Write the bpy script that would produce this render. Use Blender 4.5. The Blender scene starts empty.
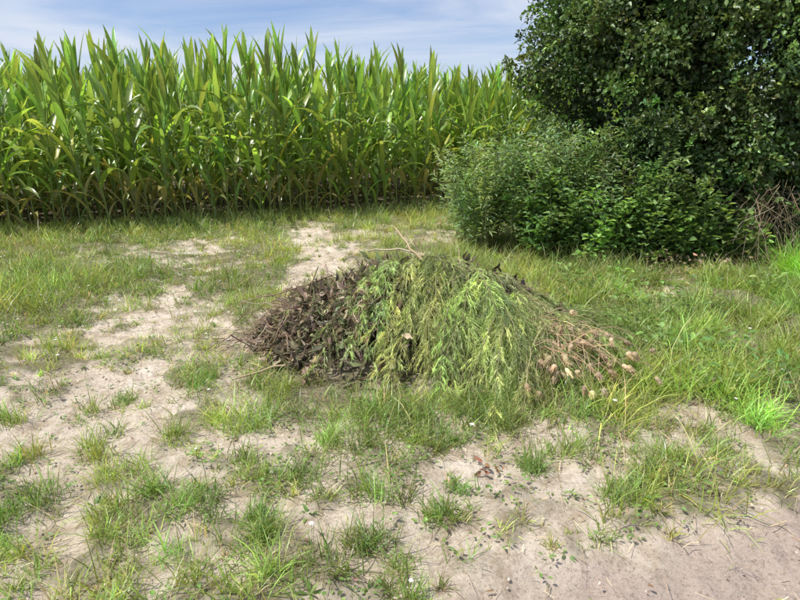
import bpy, math, numpy as np
from mathutils import Vector
rng=np.random.default_rng(7)
R=rng.random
def U(a,b,n=None): return rng.uniform(a,b,n)
def nrm(v): return v/np.maximum(np.linalg.norm(v,axis=-1,keepdims=True),1e-9)
# ---------- noise
TAB=np.random.default_rng(3).random((256,256))
def vn(x,y):
    xi=np.floor(x).astype(int); yi=np.floor(y).astype(int)
    fx=x-xi; fy=y-yi; fx=fx*fx*(3-2*fx); fy=fy*fy*(3-2*fy)
    a=TAB[xi%256,yi%256]; b=TAB[(xi+1)%256,yi%256]; c=TAB[xi%256,(yi+1)%256]; d=TAB[(xi+1)%256,(yi+1)%256]
    return (a*(1-fx)+b*fx)*(1-fy)+(c*(1-fx)+d*fx)*fy
def fbm(x,y,o=4):
    s=0;a=.5;t=0
    for i in range(o):
        s=s+a*vn(x*2**i+17.3*i,y*2**i+5.1*i); t+=a; a*=.5
    return s/t
def sstep(a,b,x):
    t=np.clip((x-a)/(b-a),0,1); return t*t*(3-2*t)
# ---------- mesh builder
class MB:
    def __init__(s): s.v=[];s.c=[];s.q=[];s.t=[];s.n=0
    def add(s,v,c,q=None,t=None):
        v=np.asarray(v,float).reshape(-1,3); c=np.asarray(c,float)
        if c.ndim==1: c=np.tile(c,(len(v),1))
        c=c.reshape(-1,3)
        s.v.append(v); s.c.append(c)
        if q is not None and len(q): s.q.append(np.asarray(q).reshape(-1,4)+s.n)
        if t is not None and len(t): s.t.append(np.asarray(t).reshape(-1,3)+s.n)
        s.n+=len(v)
    def build(s,name,mat,smooth=True,parent=None):
        v=np.concatenate(s.v); c=np.concatenate(s.c)
        q=np.concatenate(s.q) if s.q else np.zeros((0,4),int)
        t=np.concatenate(s.t) if s.t else np.zeros((0,3),int)
        me=bpy.data.meshes.new(name)
        me.vertices.add(len(v)); me.vertices.foreach_set("co",v.astype(np.float32).ravel())
        me.loops.add(q.size+t.size)
        me.loops.foreach_set("vertex_index",np.concatenate([q.ravel(),t.ravel()]).astype(np.int32))
        me.polygons.add(len(q)+len(t))
        ls=np.concatenate([np.arange(len(q))*4,q.size+np.arange(len(t))*3]).astype(np.int32)
        me.polygons.foreach_set("loop_start",ls)
        me.polygons.foreach_set("use_smooth",np.full(len(q)+len(t),smooth))
        me.update(calc_edges=True)
        a=me.color_attributes.new("Col",'FLOAT_COLOR','POINT')
        a.data.foreach_set("color",np.concatenate([np.clip(c,0,1),np.ones((len(c),1))],1).astype(np.float32).ravel())
        me.materials.append(mat)
        ob=bpy.data.objects.new(name,me); bpy.context.collection.objects.link(ob)
        if parent: ob.parent=parent
        return ob
def strips(mb,P,W,side,col,fold=None):
    N,K,_=P.shape
    if side.ndim==2: side=side[:,None,:]
    if col.ndim==2: col=np.repeat(col[:,None,:],K,1)
    off=side*W[...,None]*.5
    if fold is None:
        V=np.stack([P-off,P+off],2); A=2
    else:
        if fold.ndim==2: fold=fold[:,None,:]
        f=fold*W[...,None]*.5
        V=np.stack([P-off+f,P,P+off+f],2); A=3
    C=np.repeat(col[:,:,None,:],A,2)
    base=(np.arange(N)*K*A)[:,None,None]; k=(np.arange(K-1)*A)[None,:,None]; a=np.arange(A-1)[None,None,:]
    i=base+k+a
    q=np.stack([i,i+1,i+A+1,i+A],-1)
    mb.add(V,C,q=q)
def arcs(root,az,th0,bend,L,K):
    N=len(az); s=(np.arange(K-1)+.5)/(K-1)
    th=th0[:,None]+bend[:,None]*s[None]**1.2
    d=L[:,None]/(K-1)
    h=np.cumsum(np.sin(th)*d,1); z=np.cumsum(np.cos(th)*d,1)
    h=np.concatenate([np.zeros((N,1)),h],1); z=np.concatenate([np.zeros((N,1)),z],1)
    return np.stack([root[:,None,0]+h*np.cos(az)[:,None],root[:,None,1]+h*np.sin(az)[:,None],root[:,None,2]+z],-1)
def hside(az,j=0.6):
    a=az+math.pi/2+rng.normal(0,j,len(az))
    return np.stack([np.cos(a),np.sin(a),np.zeros(len(a))],-1)
def leaves(mb,p,d,n,L,W,col,fold=.25):
    d=nrm(d); s=nrm(np.cross(d,n)); n=np.cross(s,d)
    L=L[:,None];W=W[:,None]
    b=p; tip=p+d*L-n*L*.12
    l1=p+d*L*.32-s*W*.5+n*W*fold; r1=p+d*L*.32+s*W*.5+n*W*fold
    l2=p+d*L*.7-s*W*.36+n*W*fold*.6-n*L*.04; r2=p+d*L*.7+s*W*.36+n*W*fold*.6-n*L*.04
    V=np.stack([b,l1,l2,tip,r2,r1],1)
    i=(np.arange(len(p))*6)[:,None]
    q=np.concatenate([i+np.array([[0,3,2,1]]),i+np.array([[0,5,4,3]])],0)
    mb.add(V,np.repeat(col[:,None,:],6,1),q=q)
def tube(mb,P,r,col,sides=5):
    P=np.asarray(P,float);K=len(P); r=np.broadcast_to(r,(K,))
    T=nrm(np.gradient(P,axis=0)); ref=np.array([.3,.2,1.]) if abs(T[0,2])<.9 else np.array([1.,.1,0])
    A=nrm(np.cross(T,ref)); B=np.cross(T,A)
    an=np.arange(sides)*2*math.pi/sides
    V=P[:,None]+r[:,None,None]*(np.cos(an)[None,:,None]*A[:,None]+np.sin(an)[None,:,None]*B[:,None])
    k=np.arange(K-1)[:,None]*sides; a=np.arange(sides)[None]
    q=np.stack([k+a,k+(a+1)%sides,k+sides+(a+1)%sides,k+sides+a],-1)
    mb.add(V,np.asarray(col),q=q)
def vcol(base,n,var=.18,hue=.08):
    b=np.asarray(base)[None]*np.exp(rng.normal(0,var,(n,1)))
    return b*np.exp(rng.normal(0,hue,(n,3)))
# ---------- materials
def mk(name,trans=.35,rough=.5,spec=.4,tint=(1.25,1.15,.55)):
    m=bpy.data.materials.new(name); m.use_nodes=True; nt=m.node_tree; nt.nodes.clear()
    o=nt.nodes.new('ShaderNodeOutputMaterial'); a=nt.nodes.new('ShaderNodeAttribute'); a.attribute_name="Col"
    tc=nt.nodes.new('ShaderNodeTexCoord'); nz=nt.nodes.new('ShaderNodeTexNoise'); nz.inputs['Scale'].default_value=35
    nz.inputs['Detail'].default_value=2
    nt.links.new(tc.outputs['Object'],nz.inputs['Vector'])
    mr=nt.nodes.new('ShaderNodeMapRange'); mr.inputs[3].default_value=.65; mr.inputs[4].default_value=1.35
    nt.links.new(nz.outputs[0],mr.inputs[0])
    mx=nt.nodes.new('ShaderNodeVectorMath'); mx.operation='SCALE'
    nt.links.new(a.outputs['Color'],mx.inputs[0]); nt.links.new(mr.outputs[0],mx.inputs['Scale'])
    p=nt.nodes.new('ShaderNodeBsdfPrincipled'); p.inputs['Roughness'].default_value=rough
    p.inputs['Specular IOR Level'].default_value=spec
    nt.links.new(mx.outputs[0],p.inputs['Base Color'])
    if trans>0:
        t=nt.nodes.new('ShaderNodeBsdfTranslucent'); tm=nt.nodes.new('ShaderNodeVectorMath'); tm.operation='MULTIPLY'
        tm.inputs[1].default_value=tuple(2.0*x for x in tint)
        nt.links.new(mx.outputs[0],tm.inputs[0]); nt.links.new(tm.outputs[0],t.inputs['Color'])
        ms=nt.nodes.new('ShaderNodeMixShader'); ms.inputs[0].default_value=trans
        nt.links.new(p.outputs[0],ms.inputs[1]); nt.links.new(t.outputs[0],ms.inputs[2]); nt.links.new(ms.outputs[0],o.inputs[0])
    else: nt.links.new(p.outputs[0],o.inputs[0])
    return m
M_grass=mk("grass_blades",.28,.4,.5); M_corn=mk("corn_leaf",.32,.34,.7)
M_bush=mk("bush_leaf",.16,.38,.5); M_weed=mk("weed_leaf",.26,.45,.45)
M_dead=mk("dry_plant",.10,.8,.2,(1.1,1,.8)); M_bark=mk("bark",0,.9,.2); M_frond=mk("frond",.2,.42,.5)
# ---------- terrain
def gh(x,y):
    return (fbm(x*.5+9,y*.5+4,3)-.5)*.14+(fbm(x*2.2,y*2.2,3)-.5)*.06+sstep(1.0,2.2,x)*sstep(2.3,3.2,y)*(fbm(x*2.6+5,y*2.6,2)-.4)*.15
def pdist(x,y,pts):
    d=np.full(np.shape(x),1e9)
    for (x0,y0),(x1,y1) in zip(pts[:-1],pts[1:]):
        t=np.clip(((x-x0)*(x1-x0)+(y-y0)*(y1-y0))/((x1-x0)**2+(y1-y0)**2),0,1)
        d=np.minimum(d,np.hypot(x-x0-t*(x1-x0),y-y0-t*(y1-y0)))
    return d
CE0=(-5.83,7.75); CE1=(1.0,10.5)   # corn edge
ex=np.array([CE1[0]-CE0[0],CE1[1]-CE0[1]]); ex/=np.linalg.norm(ex); en=np.array([-ex[1],ex[0]])
def cornd(x,y): return (x-CE0[0])*en[0]+(y-CE0[1])*en[1]
def roadm(x,y):
    d=(y-1.50)-(x-.35)*.36
    return sstep(.12,-.12,d+(fbm(x*3,y*3)-.5)*.3)*sstep(-.1,.5,x)
def dens(x,y):
    n=fbm(x*1.1+3,y*1.1+8,3); n2=fbm(x*3.6+1,y*3.6,2); n3=fbm(x*9+5,y*9+2,2)
    b=.68+.75*(n-.5)+1.05*(n2-.5)+1.05*(n3-.5)
    def g(pts,w,a): return a*np.exp(-(pdist(x,y,pts)/w)**2)
    b-=g([(-1.35,8.6),(-1.27,7.6),(-.95,6.2),(-1.1,5.2)],.33,.6)
    b-=g([(-2.9,7.2),(-2.75,6.75),(-2.15,4.92),(-2.04,3.74),(-1.8,2.9)],.45,.36)
    b-=g([(-1.8,2.9),(-1.57,1.9)],.3,.2)
    b-=g([(-1.17,4.4),(-1.08,2.98),(-.48,2.3),(.0,1.7)],.2,.22)
    b-=g([(.85,2.75),(.45,2.2),(.3,1.6)],.26,.28)
    b-=g([(3.0,6.2),(4.3,6.0)],.35,1.0)
    b-=.85*roadm(x,y)
    b+=g([(-1.9,7.6),(-1.6,5.6),(-1.3,4.7)],.35,.4)
    b+=g([(-4.4,5.8),(-3.2,5.0),(-3.4,4.3)],.7,.4)
    b+=g([(-1.2,1.7),(-.8,2.1),(-.5,1.9)],.35,.14)
    b+=.34*sstep(.8,1.5,x)*sstep(2.2,3.0,y-.25*(x-1))
    b+=.12*sstep(4.6,6.2,y)
    b+=.8*sstep(-1.3,-.6,cornd(x,y))*(1-np.exp(-((x+1.3)/.4)**2))*sstep(.8,.2,cornd(x,y))
    b+=g([(-.6,2.95),(-.1,2.75),(.3,2.85),(.6,2.9)],.33,.3)
    return np.clip(b,0,1)
fx=np.concatenate([-np.geomspace(260,4.6,34),np.arange(-4.5,4.51,.022),np.geomspace(4.6,260,34)])
fy=np.concatenate([-np.geomspace(200,1,18),np.arange(-.9,.9,.15),np.arange(1.0,8.0,.02),np.arange(8.0,11,.06),np.geomspace(11.1,400,30)])
X,Y=np.meshgrid(fx,fy,indexing='ij')
near=np.exp(-(np.maximum(np.hypot(X,Y)-12,0)/10)**2)
clod=fbm(X*14,Y*14,3)-.5
Dn=dens(X,Y); RM=roadm(X,Y)
Z=gh(X,Y)*near+clod*.034*near+sstep(.45,.8,Dn)*.02*near-RM*.03+RM*(.012*np.sin((Y-.36*X)*24+5*fbm(X*2,Y*2)))*near+RM*(fbm(X*9,Y*22,3)-.5)*.045
nx,ny=X.shape
I=np.arange(nx*ny).reshape(nx,ny)
q=np.stack([I[:-1,:-1],I[1:,:-1],I[1:,1:],I[:-1,1:]],-1).reshape(-1,4)
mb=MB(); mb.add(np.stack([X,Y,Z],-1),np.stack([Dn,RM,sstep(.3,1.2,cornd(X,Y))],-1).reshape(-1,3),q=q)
m=bpy.data.materials.new("sandy_soil"); m.use_nodes=True; nt=m.node_tree; N=nt.nodes; Lk=nt.links
bs=N['Principled BSDF']; bs.inputs['Roughness'].default_value=.95; bs.inputs['Specular IOR Level'].default_value=.15
at=N.new('ShaderNodeAttribute'); at.attribute_name="Col"; sp=N.new('ShaderNodeSeparateColor'); Lk.new(at.outputs['Color'],sp.inputs[0])
tc=N.new('ShaderNodeTexCoord')
def noise(sc,det=5,ro=.6):
    n=N.new('ShaderNodeTexNoise'); n.inputs['Scale'].default_value=sc; n.inputs['Detail'].default_value=det; n.inputs['Roughness'].default_value=ro
    Lk.new(tc.outputs['Object'],n.inputs['Vector']); return n
def ramp(src,stops):
    r=N.new('ShaderNodeValToRGB'); e=r.color_ramp.elements
    while len(e)<len(stops): e.new(.5)
    for k,(p,c) in enumerate(stops): e[k].position=p; e[k].color=(*c,1)
    Lk.new(src,r.inputs[0]); return r
def mix(f,a,b,t='MIX'):
    x=N.new('ShaderNodeMix'); x.data_type='RGBA'; x.blend_type=t
    for s,vv in ((0,f),(6,a),(7,b)):
        if hasattr(vv,'is_linked'): Lk.new(vv,x.inputs[s])
        else: x.inputs[s].default_value=vv if s==0 else (*vv,1)
    return x.outputs[2]
c1=ramp(noise(2.5).outputs[0],[(.3,(.60,.49,.365)),(.55,(.78,.66,.52)),(.75,(.86,.75,.62))]).outputs[0]
c2=ramp(noise(60,4,.7).outputs[0],[(.3,(.52,.49,.46)),(.46,(.97,.97,.97)),(.75,(1.08,1.07,1.06))]).outputs[0]
c=mix(1.0,c1,c2,'MULTIPLY')
c3=ramp(noise(9,6,.75).outputs[0],[(.40,(.66,.61,.55)),(.53,(1,1,1))]).outputs[0]
c=mix(.85,c,c3,'MULTIPLY')
c=mix(sp.outputs[1],c,mix(1.0,(.58,.46,.375),c2,'MULTIPLY'))
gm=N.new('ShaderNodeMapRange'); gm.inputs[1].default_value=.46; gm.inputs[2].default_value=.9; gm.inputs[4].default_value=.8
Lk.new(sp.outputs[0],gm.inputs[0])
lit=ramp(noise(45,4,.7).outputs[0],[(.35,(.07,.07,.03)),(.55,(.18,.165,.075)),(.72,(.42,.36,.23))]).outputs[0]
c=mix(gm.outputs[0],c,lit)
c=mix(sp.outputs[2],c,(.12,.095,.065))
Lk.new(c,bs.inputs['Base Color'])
b1=N.new('ShaderNodeBump'); b1.inputs['Strength'].default_value=.9; b1.inputs['Distance'].default_value=.035; Lk.new(noise(22,8,.7).outputs[0],b1.inputs['Height'])
b2=N.new('ShaderNodeBump'); b2.inputs['Strength'].default_value=.6; b2.inputs['Distance'].default_value=.009; Lk.new(noise(160,4,.7).outputs[0],b2.inputs['Height']); Lk.new(b1.outputs[0],b2.inputs['Normal'])
Lk.new(b2.outputs[0],bs.inputs['Normal'])
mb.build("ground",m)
# ---------- pile shape
def mound(x,y):
    a=.22; dx=x-.10; dy=y-3.85
    u=dx*math.cos(a)-dy*math.sin(a); v=dy*math.cos(a)+dx*math.sin(a)
    rr=np.sqrt((u/np.where(u>0,1.6,1.22))**2+(v/.90)**2)
    prof=np.clip(1-rr**2.1,0,1)
    return prof*(.57-.20*sstep(.2,1.2,u))*(0.62+.72*fbm(x*2.6+3,y*2.6,2))
# ---------- grass
def okpos(x,y):
    return (mound(x,y)<.10)&(cornd(x,y)<.9)
def cand(n):
    y=1.1+ (10.2-1.1)*R(n)**.8; x=U(-1,1,n)*(y*.8+2.0); return x,y
def shade_g(x,y,n):
    t=sstep(.3,.7,fbm(x*1.6+30,y*1.6,3))[:,None]
    a=np.array([.15,.225,.045]); b=np.array([.32,.385,.095])
    c=a*(1-t)+b*t
    yel=(R(n)<.17)[:,None]; c=np.where(yel,np.array([.52,.45,.25])*U(.6,1.1,(n,1)),c)
    return c*np.exp(rng.normal(0,.24,(n,1)))*np.exp(rng.normal(0,.06,(n,3)))
g=MB()
x,y=cand(20000); D=dens(x,y)
k=(R(len(x))<sstep(.36,.85,D)*.75+.06*(1-roadm(x,y)))&okpos(x,y); x=x[k];y=y[k];D=D[k]
nb=(rng.integers(12,30,len(x))*U(.5,1.4,len(x))).astype(int); idx=np.repeat(np.arange(len(x)),nb); n=len(idx)
tall=(.2+1.4*fbm(x*3.0+50,y*3.0,2))*np.where(x>1.1,1.2,1.)*(.6+.6*D)*np.exp(rng.normal(0,.3,len(x)))
tall=tall*(1+.5*np.exp(-(np.hypot(x+3.4,y-5)/1.0)**2))
rx=x[idx]+rng.normal(0,.022,n)*tall[idx]; ry=y[idx]+rng.normal(0,.022,n)*tall[idx]
root=np.stack([rx,ry,gh(rx,ry)-.01],-1)
az=U(0,2*math.pi,n); L=U(.05,.155,n)*tall[idx]
P=arcs(root,az,U(.02,1.0,n),U(.1,1.5,n),L,4)
w=U(.0028,.006,n)*(1+.06*np.maximum(ry-3,0))
tc_=vcol((1,1,1),len(x),.26,.08)
C=shade_g(rx,ry,n)*tc_[idx]
strips(g,P,w[:,None]*np.array([[.8,1,.75,.08]]),hside(az,.9),C[:,None,:]*np.array([[.85],[1.],[1.05],[1.15]])[None])  # darker roots put shadow into the blade colour, lighter towards the tip
print("blades",n)
x,y=cand(220000); D=dens(x,y); k=(R(len(x))<sstep(.35,.85,D)*.65+.015)&okpos(x,y); x=x[k];y=y[k];n=len(x)
root=np.stack([x,y,gh(x,y)-.01],-1); az=U(0,2*math.pi,n)
P=arcs(root,az,U(.1,1.3,n),U(0,1,n),U(.02,.07,n)*np.where(x>1.1,1.3,1),3)
strips(g,P,(U(.0025,.005,n)*(1+.06*np.maximum(y-3,0)))[:,None]*np.array([[.8,1,.1]]),hside(az,.9),shade_g(x,y,n)); print("carpet",n)
x,y=cand(2600); D=dens(x,y); k=(R(len(x))<D*.35)&okpos(x,y); x=x[k];y=y[k];n=len(x)
root=np.stack([x,y,gh(x,y)],-1); az=U(0,6.28,n)
P=arcs(root,az,U(0,.3,n),U(.1,.6,n),U(.14,.34,n),5)
strips(g,P,np.tile([[.0022,.002,.0018,.004,.001]],(n,1)),hside(az,.9),vcol((.46,.42,.22),n))
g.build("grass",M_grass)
# ---------- low weeds / clover
wd=MB()
x,y=cand(110000); D=dens(x,y); cl=fbm(x*2.3+70,y*2.3,2)
k=(R(len(x))<sstep(.35,.7,D)*sstep(.44,.66,cl)*.9)&okpos(x,y); x=x[k];y=y[k];n=len(x)
p=np.stack([x,y,gh(x,y)+U(.01,.06,n)],-1)
leaves(wd,p,np.stack([rng.normal(0,1,n),rng.normal(0,1,n),U(-.1,.5,n)],-1),np.stack([rng.normal(0,.3,n),rng.normal(0,.3,n),np.ones(n)],-1),U(.012,.030,n),U(.009,.020,n),vcol((.16,.25,.065),n,.28)); print("clover",n)
x,y=cand(2600); k=okpos(x,y)&(roadm(x,y)<.5)&(dens(x,y)<.6); x=x[k];y=y[k]
nb=rng.integers(4,9,len(x)); idx=np.repeat(np.arange(len(x)),nb); n=len(idx); az=U(0,6.28,n); rr_=U(0,.03,n)
leaves(wd,np.stack([x[idx]+np.cos(az)*rr_,y[idx]+np.sin(az)*rr_,gh(x[idx],y[idx])+U(.008,.035,n)],-1),np.stack([np.cos(az),np.sin(az),U(0,.6,n)],-1),np.tile([[0,0,1.]],(n,1))+rng.normal(0,.2,(n,3)),U(.012,.032,n),U(.006,.014,n),vcol((.16,.25,.07),n,.3))
x,y=cand(560); k=okpos(x,y)&(dens(x,y)>.42); x=x[k];y=y[k]
nb=rng.integers(5,11,len(x)); idx=np.repeat(np.arange(len(x)),nb); n=len(idx)
sz=U(.4,1.0,len(x))[idx]*np.where(x[idx]>1.1,1.4,1); root=np.stack([x[idx],y[idx],gh(x[idx],y[idx])-.002],-1); az=U(0,6.28,n)
P=arcs(root,az,U(.4,1.2,n),U(.1,.7,n),U(.05,.10,n)*sz,6)
strips(wd,P,(U(.012,.024,n)*sz)[:,None]*np.array([[.2,.55,1,.95,.6,.06]]),hside(az,.1),vcol((.16,.25,.07),n,.25),fold=np.tile([[0,0,.3]],(n,1)))
for a in range(40):
    cx=U(1.5,4.2); cy=U(2.9,5.4)
    if float(mound(np.array(cx),np.array(cy)))>.1: continue
    n=rng.integers(14,34); az=U(0,6.28,n); rr_=U(0,.14,n)
    leaves(wd,np.stack([cx+np.cos(az)*rr_,cy+np.sin(az)*rr_,float(gh(np.array(cx),np.array(cy)))+U(.05,.22,n)],-1),np.stack([np.cos(az),np.sin(az),U(-.2,.8,n)],-1),rng.normal(0,.3,(n,3))+[0,0,1],U(.035,.08,n),U(.018,.04,n),vcol(vcol((.16,.25,.065),1,.2)[0],n,.18))
wd.build("clover_and_plantain",M_weed)
fl=MB()
x,y=cand(1500); k=okpos(x,y)&(dens(x,y)>.35)&((x<-.9)&(y>3.5)|(R(len(x))<.12)); x=x[k];y=y[k]
for a,b in zip(x,y):
    z=gh(np.array(a),np.array(b))+U(.03,.12); r=U(.006,.012)
    an=np.arange(6)*math.pi/3
    d=np.stack([np.cos(an),np.sin(an),np.full(6,.25)],-1)
    leaves(fl,np.tile([[a,b,z]],(6,1)),d,np.tile([[0,0,1.]],(6,1)),np.full(6,r*1.3),np.full(6,r*.8),np.tile([[.78,.78,.74]],(6,1)))
    tube(fl,[[a,b,z-.1],[a,b,z-.001]],.0008,(.1,.15,.04),3)
fl.build("white_clover_flowers",M_dead)
li=MB(); x,y=cand(7500); k=okpos(x,y); x=x[k];y=y[k];n=len(x); az=U(0,6.28,n); L=U(.02,.10,n)
t=np.linspace(0,1,3)[None,:]
Px=x[:,None]+np.cos(az)[:,None]*L[:,None]*t; Py=y[:,None]+np.sin(az)[:,None]*L[:,None]*t+rng.normal(0,.004,(n,3))
P=np.stack([Px,Py,gh(Px,Py)+.012+U(0,.008,(n,3))],-1)
strips(li,P,np.tile(U(.0012,.0032,(n,1)),(1,3)),np.stack([-np.sin(az),np.cos(az),rng.normal(0,.2,n)],-1),vcol((.44,.35,.21),n,.4))
x,y=cand(900); k=okpos(x,y); x=x[k];y=y[k];n=len(x)
leaves(li,np.stack([x,y,gh(x,y)+.015],-1),rng.normal(0,1,(n,3))*[1,1,.2],rng.normal(0,.4,(n,3))+[0,0,1],U(.012,.04,n),U(.008,.02,n),vcol((.30,.20,.13),n,.35))
n=12; xx=.42+rng.normal(0,.035,n); yy=2.24+rng.normal(0,.03,n)
leaves(li,np.stack([xx,yy,gh(xx,yy)+U(.01,.05,n)],-1),rng.normal(0,1,(n,3)),rng.normal(0,.6,(n,3))+[0,0,.7],U(.025,.045,n),U(.015,.025,n),vcol((.26,.13,.075),n,.3))
li.build("straw_litter",M_dead)
pb=MB()
import bmesh
bm=bmesh.new(); bmesh.ops.create_icosphere(bm,subdivisions=1,radius=1); bv=np.array([v.co[:] for v in bm.verts]); bf=np.array([[v.index for v in f.verts] for f in bm.faces]); bm.free()
x,y=cand(14000); k=okpos(x,y)&(R(len(x))<1-.8*dens(x,y))&(y<7); x=x[k];y=y[k];n=len(x)
r=.002+.010*R(n)**5
V=bv[None]*r[:,None,None]*U(.55,1.3,(n,1,3))*U(.75,1.2,(n,len(bv),1))+np.stack([x,y,gh(x,y)+.003],-1)[:,None]
pb.add(V,np.repeat(vcol((.62,.53,.42),n,.15,.04)[:,None],len(bv),1),t=(bf[None]+(np.arange(n)*len(bv))[:,None,None]))
pb.build("pebbles_and_clods",M_bark)
# ---------- corn
def corn_variant(sd):
    r=np.random.default_rng(sd); c=MB()
    H=r.uniform(1.80,2.2)
    K=9; zz=np.linspace(0,H,K); P=np.stack([np.cumsum(r.normal(0,.006,K)),np.cumsum(r.normal(0,.006,K)),zz],-1)
    tube(c,P,np.linspace(.015,.005,K),np.stack([np.linspace(.22,.16,K),np.linspace(.27,.25,K),np.linspace(.08,.06,K)],-1).repeat(5,0),5)
    nl=13
    hs=np.concatenate([np.linspace(.15,H*.93,nl),[H*.97,H*.99,H]]); n=len(hs); f=hs/H; a0=r.uniform(0,6.28)
    az=a0+np.arange(n)*math.pi+r.normal(0,.45,n)
    L=(.48+.42*np.sin(np.clip(f*1.15,0,1)*math.pi*.85))*r.uniform(.8,1.1,n); L[-3:]=r.uniform(.3,.5,3)
    th=np.where(f<.7,r.uniform(.25,.6,n),r.uniform(.06,.28,n)); th[-3:]=r.uniform(0,.2,3)
    bd=np.where(f<.7,r.uniform(.6,2.2,n),r.uniform(.1,.9,n)); bd[-3:]=r.uniform(0,.35,3)
    root=np.stack([np.zeros(n),np.zeros(n),hs],-1); KK=8
    PP=arcs(root,az,th,bd,L,KK)
    W=(r.uniform(.065,.10,n)*np.where(f<.2,.6,1))[:,None]*np.array([[.55,.85,1,1,.9,.7,.42,.03]])
    a=az+math.pi/2; tw=r.normal(0,.45,n)[:,None]*np.linspace(0,1,KK)[None]+r.normal(0,.15,n)[:,None]
    hz=np.stack([np.cos(a),np.sin(a),np.zeros(n)],-1)[:,None]
    S=hz*np.cos(tw)[...,None]+np.array([0,0,1.])*np.sin(tw)[...,None]
    T=nrm(np.gradient(PP,axis=1)); S=nrm(S-T*np.sum(S*T,-1,keepdims=True)); F=np.cross(S,T)*-1
    F=np.where(F[...,2:3]<0,-F,F)*.35
    col=np.array([.215,.315,.072])*np.exp(r.normal(0,.26,(n,1)))*np.exp(r.normal(0,.09,(n,3)))
    col=col*(1+.25*(f[:,None]-.5))
    low=f<.22; col[low]=np.array([.36,.32,.13])*r.uniform(.6,1.2,(low.sum(),1)) if r.random()<.6 else col[low]
    if r.random()<.45: col[r.integers(2,7)]=(.50,.50,.10)
    strips(c,PP,W,S,col,fold=F)
    return np.concatenate(c.v),np.concatenate(c.c),np.concatenate(c.q)
vars_=[corn_variant(100+i) for i in range(18)]
pl=[[] for _ in vars_]
for row in range(9):
    s=-9.0
    while s<(15.0):
        s+=U(.14,.23)
        d=.12+row*.65+rng.normal(0,.04)
        px,py=CE0[0]+ex[0]*s+en[0]*d, CE0[1]+ex[1]*s+en[1]*d
        if R()<.05: continue
        hv=.94+.21*vn(np.array(s*.35+40),np.array(row*.3))+.03*(s/7)
        pl[rng.integers(18)].append((px,py,U(0,6.28),hv*U(.86,1.05),rng.normal(0,.05),rng.normal(0,.05),U(.85,1.15)))
cm=MB(); tot=0
for (v,c,qq),ps in zip(vars_,pl):
    ps=np.array(ps); n=len(ps); tot+=n
    ca,sa=np.cos(ps[:,2])[:,None],np.sin(ps[:,2])[:,None]; s=ps[:,3][:,None]
    vx=v[None,:,0]*ca-v[None,:,1]*sa; vy=v[None,:,0]*sa+v[None,:,1]*ca; vz=v[None,:,2]*s
    V=np.stack([vx+ps[:,0][:,None]+vz*ps[:,4][:,None],vy+ps[:,1][:,None]+vz*ps[:,5][:,None],vz+gh(ps[:,0],ps[:,1])[:,None]-.02],-1)
    cm.add(V,c[None]*ps[:,6][:,None,None],q=qq[None]+(np.arange(n)*len(v))[:,None,None])
print("corn",tot)
cm.build("corn_field",M_corn)
# ---------- big bush
bush=bpy.data.objects.new("hawthorn_bush",None); bpy.context.collection.objects.link(bush)
blobs=np.array([[3.1,7.7,1.9,1.2,1.1,1.65],[4.2,7.4,2.1,1.5,1.3,2.0],[5.8,7.2,2.0,1.5,1.3,2.1],[3.65,7.7,3.0,1.45,1.1,1.2],[5.2,7.5,3.3,1.4,1.2,1.2],[7.4,7.4,1.9,1.5,1.3,2.0],[3.7,6.9,1.0,.9,.7,.95],[5.3,6.75,1.3,1.1,.6,.8],[2.7,7.9,2.8,.75,.8,1.0]])
lf=MB(); br=MB(); nc=2200
wgt=blobs[:,3]*blobs[:,5]
bi=rng.choice(len(blobs),nc,p=wgt/wgt.sum())
dr=nrm(rng.normal(0,1,(nc,3))); dr[:,1]-=.3; dr=nrm(dr)
cc=blobs[bi,:3]+dr*blobs[bi,3:]*(.70+.30*R((nc,1))**.7)
lump=fbm(cc[:,0]*1.3+cc[:,1]*.9,cc[:,2]*1.5+cc[:,1]*.6,3)-.5
cc=cc+dr*(lump*1.3)[:,None]*np.array([1,1,.7])
inside=np.zeros(nc,bool)
for b in blobs: inside|=(np.sum(((cc-b[:3])/b[3:])**2,1)<.36)
kk=(~inside)&(cc[:,2]>.3)&(cc[:,1]<8.9)&~((cc[:,0]>4.0)&(cc[:,2]<.75)&(cc[:,1]<6.6)); cc=cc[kk];dr=dr[kk]; nc=len(cc)
ln=125; idx=np.repeat(np.arange(nc),ln); n=len(idx)
rad=U(.12,.34,nc)[idx][:,None]
o=nrm(rng.normal(0,1,(n,3)))*R((n,1))**.45*rad
p=cc[idx]+o*np.array([1,1,.8])
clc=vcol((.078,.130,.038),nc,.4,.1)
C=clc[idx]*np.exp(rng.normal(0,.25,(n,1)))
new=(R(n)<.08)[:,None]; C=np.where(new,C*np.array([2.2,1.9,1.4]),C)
d=nrm(o+dr[idx]*.15)+rng.normal(0,.5,(n,3))+np.array([0,0,-.15])
nn=nrm(o)*.5+dr[idx]*.5+rng.normal(0,.5,(n,3))+np.array([0,0,.5])
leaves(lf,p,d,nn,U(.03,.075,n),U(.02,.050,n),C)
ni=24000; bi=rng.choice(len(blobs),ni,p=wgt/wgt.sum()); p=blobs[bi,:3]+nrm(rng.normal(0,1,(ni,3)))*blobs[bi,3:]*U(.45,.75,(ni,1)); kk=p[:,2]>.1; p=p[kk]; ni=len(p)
leaves(lf,p,rng.normal(0,1,(ni,3)),rng.normal(0,1,(ni,3)),U(.07,.11,ni),U(.05,.08,ni),vcol((.035,.06,.02),ni))  # large inner leaves added to block light, coloured dark as painted interior shade
ns=900; ii=rng.integers(0,nc,ns)
dd=nrm(dr[ii]+rng.normal(0,.4,(ns,3))+[0,0,.35]); LL=U(.15,.45,ns)
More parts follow.
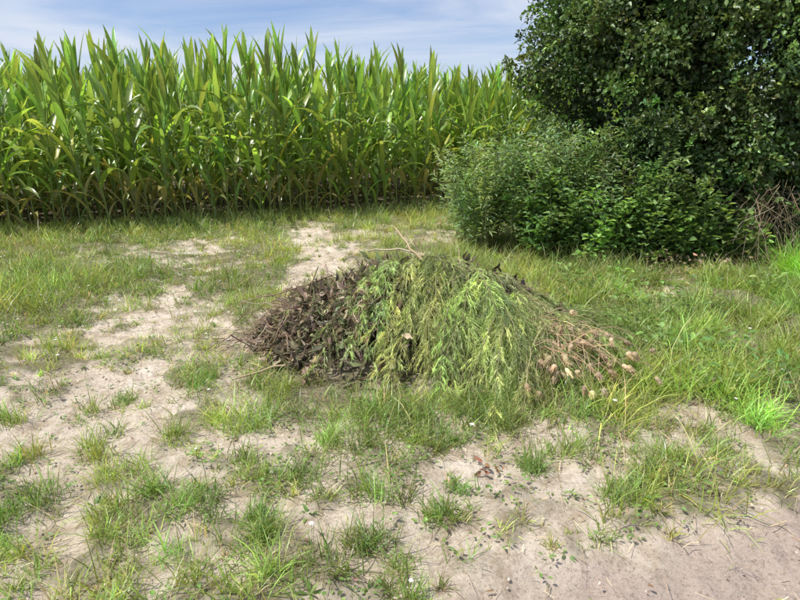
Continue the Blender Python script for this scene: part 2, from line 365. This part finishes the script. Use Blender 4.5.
for a in range(ns):
    s=cc[ii[a]]+dr[ii[a]]*.15; tt=np.linspace(0,1,5)[:,None]
    Pt=s+dd[a]*LL[a]*tt+np.array([0,0,-.18])*tt**2
    tube(br,Pt,np.linspace(.005,.0015,5),(.12,.09,.06),3)
    k=26; t2=U(.1,1,k); pp=s+dd[a]*LL[a]*t2[:,None]+np.array([0,0,-.18])*t2[:,None]**2
    leaves(lf,pp,dd[a]*.5+rng.normal(0,.7,(k,3)),rng.normal(0,.4,(k,3))+[0,0,1],U(.035,.065,k),U(.025,.042,k),vcol(vcol((.13,.205,.06),1,.3,.1)[0],k,.2))
print("bush leaves",n)
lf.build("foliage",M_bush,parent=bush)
for a in range(40):
    b=blobs[rng.integers(len(blobs))]; x0=b[0]+rng.normal(0,.45); y0=max(6.6,b[1]+rng.normal(0,.3))
    e=b[:3]+rng.normal(0,.25,3)*b[3:]; e[2]=max(e[2],1); e[1]+=.3
    t=np.linspace(0,1,8)[:,None]; s=np.array([x0,y0,-.05])
    Pt=s*(1-t)+e*t+np.cumsum(rng.normal(0,.04,(8,3)),0)*t
    tube(br,Pt,np.linspace(U(.02,.05),.008,8),vcol((.13,.105,.08),1)[0],6)
br.build("branches",M_bark,parent=bush)
dt=MB()
for a in range(460):
    x0=U(3.7,5.8); y0=U(5.8,6.45); z0=U(.2,1.0); dd_=nrm(np.array([rng.normal(0,.5),-.25,-1.+R()*.8])); tt=np.linspace(0,1,6)[:,None]
    tube(dt,np.array([x0,y0,z0])+dd_*U(.3,.7)*tt+np.cumsum(rng.normal(0,.012,(6,3)),0),np.linspace(.004,.0015,6),vcol((.36,.27,.18),1,.3)[0],3)
n=2400; leaves(dt,np.stack([U(2.7,5.6,n),U(5.6,6.6,n),U(.02,.3,n)*R(n)],-1),rng.normal(0,1,(n,3)),rng.normal(0,1,(n,3)),U(.03,.06,n),U(.02,.035,n),vcol((.34,.25,.17),n,.3))
dt.build("dry_brushwood",M_dead)
# ---------- mugwort / nettle stand
mw=MB()
def stand(n,xf,yf,H0,H1,lcol,Lr,Wr,npairs,scol):
    for a in range(n):
        x0=xf(); y0=yf(x0); H=U(H0,H1)*(.74+.48*float(vn(np.array(x0*2.4),np.array(y0*2.4))))
        az=U(0,6.28); lean=U(0,.42); K=10; t=np.linspace(0,1,K)
        Pt=np.stack([x0+np.cos(az)*lean*H*t**1.6,y0+np.sin(az)*lean*H*t**1.6,float(gh(np.array(x0),np.array(y0)))+H*t],-1)
        tube(mw,Pt,np.linspace(.005,.002,K),scol,4)
        m=npairs*4; u=U(.12,1,m)**.75; pp=np.stack([np.interp(u,t,Pt[:,j]) for j in range(3)],-1)
        a2=U(0,6.28,m); ol=U(0,.14,m)*(1.1-u*.6)
        dirv=np.stack([np.cos(a2),np.sin(a2),U(-.2,.8,m)],-1)
        pp=pp+nrm(dirv)*ol[:,None]
        base=vcol(lcol,1,.28)[0]
        leaves(mw,pp,dirv+rng.normal(0,.25,(m,3)),rng.normal(0,.3,(m,3))+[0,0,1],U(*Lr,m)*(1.15-.4*u),U(*Wr,m)*(1.15-.3*u),base*np.exp(rng.normal(0,.22,(m,1))))
stand(165,lambda:U(.74,2.9),lambda x:7.1-.25*(x-.75)+U(-.5,.6),.95,1.45,(.22,.315,.135),(.07,.12),(.018,.034),26,(.20,.20,.11))
stand(85,lambda:U(1.5,3.3),lambda x:6.5-.1*(x-1.5)+U(-.4,.4),.4,1.0,(.16,.27,.08),(.07,.12),(.035,.06),18,(.15,.17,.08))
stand(34,lambda:U(3.0,4.0),lambda x:6.15+U(-.2,.3),.25,.6,(.17,.28,.08),(.07,.11),(.05,.08),12,(.12,.14,.06))
mw.build("mugwort_plants",M_weed)
# ---------- taller grass
tg=MB()
def tuft(cx,cy,n,sp,L0,L1,col,w=.005):
    if float(mound(np.array(cx),np.array(cy)))>.12: return
    n=int(n*U(.5,1.3)); r=rng.normal(0,1,(n,2))*sp; xx=cx+r[:,0]; yy=cy+r[:,1]; az=U(0,6.28,n)
    P=arcs(np.stack([xx,yy,gh(xx,yy)-.01],-1),az,U(.02,.65,n),U(.2,1.6,n),U(L0,L1,n)*U(.6,1.2),6)
    strips(tg,P,U(.6,1.2,n)[:,None]*w*np.array([[.7,1,1,.8,.5,.05]]),hside(az,.8),vcol(np.array(col)*1.12*vcol((1,1,1),1,.24,.08)[0],n,.22))
for a in range(55): tuft(U(.3,2.6),U(5.3,6.6),60,.09,.16,.42,(.23,.29,.08))
for a in range(60): tuft(U(3.0,6),U(4.4,5.7),80,.09,.14,.36,(.25,.35,.08))
for a in range(18): tuft(4.45+U(-.4,.6),5.5+U(-.25,.25),190,.07,.25,.52,(.27,.46,.075),.007)
for a in range(80): tuft(U(1.4,4.0),U(2.6,5.2),80,.055,.12,.30,(.25,.35,.085),.006)
for a in range(24): tuft(U(1.3,2.2),U(2.9,4.0),80,.06,.15,.34,(.25,.34,.085),.006)
for a in range(34): tuft(U(-4.6,-2.7),U(4.6,5.7),55,.1,.13,.3,(.23,.32,.085))
for a in range(120):
    s=U(-3,9); tuft(CE0[0]+ex[0]*s-en[0]*U(-.1,.6),CE0[1]+ex[1]*s-en[1]*U(-.1,.6),45,.12,.1,.38,(.25,.33,.09),.006)
for a in range(48): tuft(U(-1.0,1.3),U(2.65,3.1),50,.06,.1,.26,(.22,.29,.08))
for cx,cy in [(-.62,1.95),(-.45,2.1),(-1.15,2.05),(-.3,2.35),(.1,2.55),(.3,2.5),(-.15,2.7),(-1.7,1.8),(-.95,1.75),(.05,1.62),(-.75,2.3),(.95,2.05),(-.55,1.85),(-.7,2.05),(-.9,2.6),(-1.5,2.5),(-1.3,3.1),(1.3,2.3),(.7,2.35),(-.35,2.5),(-1.9,2.3),(-.2,1.7),(1.6,2.4),(-1.4,1.65),(-.9,2.0),(-1.3,2.3),(0.2,2.0),(-.1,2.1),(.9,2.4),(1.15,2.1),(-2.0,2.0),(-1.6,2.1),(-2.2,2.7),(-1.1,2.7),(-1.7,2.9),(-.5,1.6),(-.8,1.55),(-1.15,1.85)]:
    for _ in range(3): tuft(cx+rng.normal(0,.08),cy+rng.normal(0,.08),80,.033,.05,.18,(.20,.28,.075),.0046)
tg.build("tall_grass",M_grass)
# ---------- brush pile
pile=bpy.data.objects.new("garden_waste_pile",None); bpy.context.collection.objects.link(pile)
G=lambda x,y: gh(np.asarray(x,float),np.asarray(y,float))
def surf(x,y): return G(x,y)+mound(np.asarray(x,float),np.asarray(y,float))
fr=MB(); fs=MB()
def frond(x0,y0,az,L,lift,z0=0,bl=.26,nbr=38,col=(.15,.205,.055),curl=.45):
    K=14; t=np.linspace(0,1,K); a=az+U(-curl,curl)*t**1.3
    dx=np.cumsum(np.cos(a))*L/K; dy=np.cumsum(np.sin(a))*L/K
    xx=x0+dx;yy=y0+dy; z=surf(xx,yy)+z0+lift*np.sin(math.pi*np.clip(t*.95+.05,0,1))+.02
    z=np.convolve(np.pad(z,2,mode='edge'),np.ones(5)/5,'valid')
    Pm=np.stack([xx,yy,z],-1)
    tube(fs,Pm,np.linspace(.005,.0012,K),(.24,.22,.11),4)
    u=np.sort(U(.12,1,nbr)); pos=np.stack([np.interp(u,t,Pm[:,j]) for j in range(3)],-1)
    T=nrm(np.gradient(Pm,axis=0)); Tt=nrm(np.stack([np.interp(u,t,T[:,j]) for j in range(3)],-1))
    S=nrm(np.cross(Tt,[0,0,1.])); sg=np.where(R(nbr)<.5,-1,1)[:,None]
    d0=nrm(Tt*1.0+S*sg*U(.2,.95,(nbr,1))+np.array([0,0,1.])*U(-.25,.5,(nbr,1)))
    BL=bl*U(.4,1.1,nbr)*(1.1-.6*u); kk=6; s=np.linspace(0,1,kk)
    B=pos[:,None]+d0[:,None]*BL[:,None,None]*s[None,:,None]; B[...,2]-=(BL[:,None]*.5*s[None]**2)
    B[...,2]=np.maximum(B[...,2],G(B[...,0],B[...,1])+.012)
    c0=vcol(col,1,.1,.04)[0]; cb=c0*np.exp(rng.normal(0,.28,(nbr,1)))
    strips(fr,B,np.tile([[.0028,.0026,.0024,.002,.0018,.001]],(nbr,1)),nrm(rng.normal(0,1,(nbr,3))),cb)
    nd=26; v=U(.05,1,(nbr,nd)); i0=np.minimum((v*(kk-1)).astype(int),kk-2); f_=(v*(kk-1)-i0)[...,None]
    ar=np.arange(nbr)[:,None]; p0=B[ar,i0]*(1-f_)+B[ar,i0+1]*f_; td=nrm(B[ar,i0+1]-B[ar,i0])
    dd=nrm(td+rng.normal(0,.42,(nbr,nd,3))+np.array([0,0,-.1])); ll=U(.015,.045,(nbr,nd,1))
    p0=p0.reshape(-1,3); dd=dd.reshape(-1,3); ll=ll.reshape(-1,1); m_=len(p0)
    P=np.stack([p0,p0+dd*ll*.5,p0+dd*ll+np.array([0,0,-.004])],1)
    strips(fr,P,np.tile([[.0022,.0030,.0006]],(m_,1)),nrm(rng.normal(0,1,(m_,3))),np.repeat(cb,nd,0)*np.exp(rng.normal(0,.15,(m_,1))))
def bough(x0,y0,az,L,nf,col,lift=(.0,.16),spread=.2):
    bc=vcol(col,1,.24,.05)[0]
    for _ in range(nf):
        o=U(0,.3); frond(x0+math.cos(az)*o+rng.normal(0,.05),y0+math.sin(az)*o+rng.normal(0,.05),az+rng.normal(0,spread),L*U(.6,1.05),U(*lift),col=bc,bl=U(.14,.26))
for a in range(17):
    u=(a+.5)/17; x0=.05+.87*u+rng.normal(0,.06); y0=4.12-.42*u+rng.normal(0,.12)
    bough(x0,y0,-math.pi/2+(u-.48)*1.2+rng.normal(0,.35),U(.75,1.15),5,(.30,.36,.125))
for a in range(7):
    bough(U(.15,.85),U(3.45,3.8),-math.pi/2+U(-.7,.7),U(.45,.72),5,(.34,.40,.14),(.0,.12))
for a in range(16):
    bough(U(.6,1.45),U(3.65,4.4),U(-.4,.4),U(.65,1.15),4,(.26,.335,.11),(.02,.12))
for a in range(6):
    bough(U(-.05,.7),U(4.0,4.3),U(-.7,.4),U(.5,.85),4,(.32,.35,.15),(.02,.09))
for a in range(22):
    frond(U(-.7,.1),U(3.85,4.2),-math.pi/2-.3+rng.normal(0,.6),U(.5,.9),U(.02,.08),col=(.34,.27,.16),nbr=14)
fr.build("green_fronds",M_frond,parent=pile)
st=MB()
for a in range(900):
    th=U(0,6.28); rr=math.sqrt(R()); cx=-.40+rr*.85*math.cos(th); cy=3.98+rr*.6*math.sin(th)
    if a%4==0: cx=U(-.9,1.2); cy=U(3.4,4.3)
    h=float(surf(cx,cy)); L=U(.12,.5); az=U(0,6.28); el=rng.normal(.05,.45)
    d=np.array([math.cos(az)*math.cos(el),math.sin(az)*math.cos(el),math.sin(el)]); tt=np.linspace(-.5,.5,6)[:,None]
    Pt=np.array([cx,cy,max(.03,h*U(.6,1.12))])+d*L*tt+np.cumsum(rng.normal(0,.014,(6,3)),0); Pt[:,2]=np.maximum(Pt[:,2],G(Pt[:,0],Pt[:,1])+.01)
    tube(st,Pt,np.linspace(U(.002,.006),.0013,6),vcol((.27,.205,.14),1,.5)[0],5)
def stick(pts,r0,r1,col=(.42,.32,.19)):
    pts=np.array(pts,float); t=np.linspace(0,1,9); s=np.linspace(0,1,len(pts))
    P=np.stack([np.interp(t,s,pts[:,j]) for j in range(3)],-1)+rng.normal(0,.006,(9,3)); tube(st,P,np.linspace(r0,r1,9),col,6)
stick([(-.04,4.15,.83),(.08,4.0,.70),(.22,3.9,.60)],.006,.011,(.50,.38,.22))
stick([(-.25,4.1,.66),(.0,4.05,.68),(.35,3.9,.61)],.006,.010,(.5,.42,.28))
stick([(-1.05,3.2,.04),(-.75,3.32,.09),(-.4,3.5,.2)],.006,.011)
stick([(.15,4.0,.66),(.4,3.85,.58),(.7,3.7,.46)],.010,.005,(.48,.38,.22))
stick([(-1.2,3.9,.3),(-.85,3.95,.38),(-.5,4.0,.5)],.003,.008,(.25,.18,.11))
for a in range(40):
    az=U(1.9,4.4); x0=-.65+U(-.3,.3); y0=3.95+U(-.3,.3); z0=float(surf(x0,y0)); L=U(.25,.55)
    stick([(x0,y0,z0-.05),(x0+math.cos(az)*L*.5,y0+math.sin(az)*L*.5,z0+U(-.06,.1)),(x0+math.cos(az)*L,y0+math.sin(az)*L,max(.03,z0-U(0,.25)))],.004,.0015,vcol((.30,.225,.15),1,.3)[0])
st.build("cut_branches",M_bark,parent=pile)
fs.build("frond_stems",M_bark,parent=pile)
wl=MB()
def wither(n,cx,cy,sx,sy,col,var=.4,zl=.7,Ls=1.):
    xx=cx+rng.normal(0,sx,n); yy=cy+rng.normal(0,sy,n); k=mound(xx,yy)>.02; xx=xx[k];yy=yy[k]; n=len(xx)
    z=G(xx,yy)+mound(xx,yy)*U(zl,1.14,n)+.01
    d=nrm(rng.normal(0,1,(n,3))+[0,-.2,-.3]); L=U(.04,.105,n)*Ls; K=5; t=np.linspace(0,1,K)
    nn=nrm(np.cross(d,rng.normal(0,1,(n,3)))); cu=U(-1.3,1.3,n)
    P=np.stack([xx,yy,z],-1)[:,None]+d[:,None]*(L[:,None]*t)[...,None]+nn[:,None]*(L[:,None]*cu[:,None]*t**2)[...,None]
    P+=rng.normal(0,.004,P.shape)
    S=nrm(np.cross(d,nn)); 
    strips(wl,P,(L*U(.22,.5,n))[:,None]*np.array([[.15,.8,1,.7,.05]])*U(.6,1.2,(n,K)),S,vcol(col,n,var,.08),fold=nn*U(-1,1,n)[:,None])
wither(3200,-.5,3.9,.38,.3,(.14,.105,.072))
wither(1200,-.5,3.85,.38,.28,(.36,.285,.20),.35,.95)
wither(900,-.3,3.8,.35,.3,(.19,.21,.10),.3,.95)
wither(500,-.1,4.1,.35,.12,(.14,.105,.07),.4,.85)
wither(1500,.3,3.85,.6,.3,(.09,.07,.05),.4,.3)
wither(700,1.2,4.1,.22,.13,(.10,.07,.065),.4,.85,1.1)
wl.build("withered_leaves",M_dead,parent=pile)
# seed heads
sh=MB()
def ovoid(c,d,L,r,col):
    d=nrm(d); a=nrm(np.cross(d,[.2,.3,1.])); b=np.cross(d,a); ns=8; prof=[(0,.3),(.12,.8),(.35,1),(.6,.85),(.85,.45),(1,.08)]
    an=np.arange(ns)*2*math.pi/ns
    V=np.array([c+d*L*t+(a*np.cos(q_)+b*np.sin(q_))*r*f*(1+.12*((i+j)%2)) for i,(t,f) in enumerate(prof) for j,q_ in enumerate(an)])
    k=np.arange(5)[:,None]*ns; j=np.arange(ns)[None]; sh.add(V,np.asarray(col),q=np.stack([k+j,k+(j+1)%ns,k+ns+(j+1)%ns,k+ns+j],-1))
    m_=80; t=R(m_); q_=U(0,6.28,m_); rad=a*np.cos(q_)[:,None]+b*np.sin(q_)[:,None]
    p0=c+d*L*t[:,None]+rad*r*.8*np.sin(np.clip(t,.1,.95)*math.pi)[:,None]; dd=nrm(rad*.6+d*(.8+t[:,None]))
    P=np.stack([p0,p0+dd*r*.6,p0+dd*r*1.1],1)
    strips(sh,P,np.tile([[.004,.003,.0005]],(m_,1)),nrm(np.cross(dd,rng.normal(0,1,(m_,3)))),vcol(np.array(col)*1.1,m_,.25))
for a in range(120):
    az=U(-2.0,.15); s=np.array([U(.78,1.16),U(3.1,3.55),U(.14,.36)]); L=U(.12,.52)*(1 if az>-1.2 else .9)
    e=s+np.array([math.cos(az)*L,math.sin(az)*L,0]); e[2]=float(G(e[0],e[1]))+U(.06,.36)*(1.1-L)
    t=np.linspace(0,1,7)[:,None]; Pt=s*(1-t)+e*t+np.array([0,0,1.])*(U(.03,.13)*np.sin(math.pi*t))+np.cumsum(rng.normal(0,.008,(7,3)),0)
    tube(sh,Pt,np.linspace(.0028,.0016,7),vcol((.46,.36,.21),1,.3)[0],4)
    d=nrm(Pt[-1]-Pt[-2]+np.array([0,0,-.04])+rng.normal(0,.03,3)); ovoid(Pt[-1],d,U(.035,.06),U(.012,.021),vcol((.48,.36,.22),1,.25,.03)[0])
sh.build("dry_seed_heads",M_dead,parent=pile)
# ---------- light
def v3(az,el): return Vector((math.sin(az)*math.cos(el),math.cos(az)*math.cos(el),math.sin(el)))
AZ=math.radians(-108); EL=math.radians(59)
ld=bpy.data.lights.new("sun",'SUN'); ld.energy=5.0; ld.angle=math.radians(.5); ld.color=(1,.975,.925)
lo=bpy.data.objects.new("sun",ld); bpy.context.collection.objects.link(lo); lo.rotation_euler=v3(AZ,EL).to_track_quat('Z','Y').to_euler()
w=bpy.data.worlds.new("World"); bpy.context.scene.world=w; w.use_nodes=True; nt=w.node_tree; N=nt.nodes; Lk=nt.links
sk=N.new('ShaderNodeTexSky'); sk.sky_type='NISHITA'; sk.sun_disc=False; sk.sun_elevation=EL; sk.sun_rotation=AZ; sk.dust_density=.5; sk.ozone_density=1.6
tc=N.new('ShaderNodeTexCoord'); mp=N.new('ShaderNodeMapping'); mp.inputs['Scale'].default_value=(1.1,1.1,6.5); mp.inputs['Rotation'].default_value=(0.1,.2,.4); mp.inputs['Location'].default_value=(.35,0,.2); Lk.new(tc.outputs['Generated'],mp.inputs[0])
nz=N.new('ShaderNodeTexNoise'); nz.inputs['Scale'].default_value=1.7; nz.inputs['Detail'].default_value=7; nz.inputs['Roughness'].default_value=.55; nz.inputs['Distortion'].default_value=.5; Lk.new(mp.outputs[0],nz.inputs[0])
rp=N.new('ShaderNodeValToRGB'); rp.color_ramp.elements[0].position=.38; rp.color_ramp.elements[1].position=.60
rp.color_ramp.elements[0].color=(.15,.15,.15,1); rp.color_ramp.elements[1].color=(.92,.92,.92,1)
Lk.new(nz.outputs[0],rp.inputs[0])
mx=N.new('ShaderNodeMix'); mx.data_type='RGBA'; mx.inputs[7].default_value=(7.4,8.0,9.2,1); Lk.new(rp.outputs[0],mx.inputs[0])
tn=N.new('ShaderNodeMix'); tn.data_type='RGBA'; tn.blend_type='MULTIPLY'; tn.inputs[0].default_value=1; tn.inputs[7].default_value=(.84,1.0,1.32,1); Lk.new(sk.outputs[0],tn.inputs[6]); Lk.new(tn.outputs[2],mx.inputs[6])
bg=N['Background']; bg.inputs[1].default_value=.10; Lk.new(mx.outputs[2],bg.inputs[0])
sc=bpy.context.scene; sc.view_settings.view_transform='Standard'; sc.view_settings.look='None'; sc.view_settings.exposure=0
cd=bpy.data.cameras.new("camera"); cd.lens=25; cd.sensor_width=36; cd.clip_end=2000; cd.clip_start=.05
co=bpy.data.objects.new("camera",cd); bpy.context.collection.objects.link(co); co.location=(0,0,1.6); co.rotation_euler=(math.radians(90-18),0,0); sc.camera=co
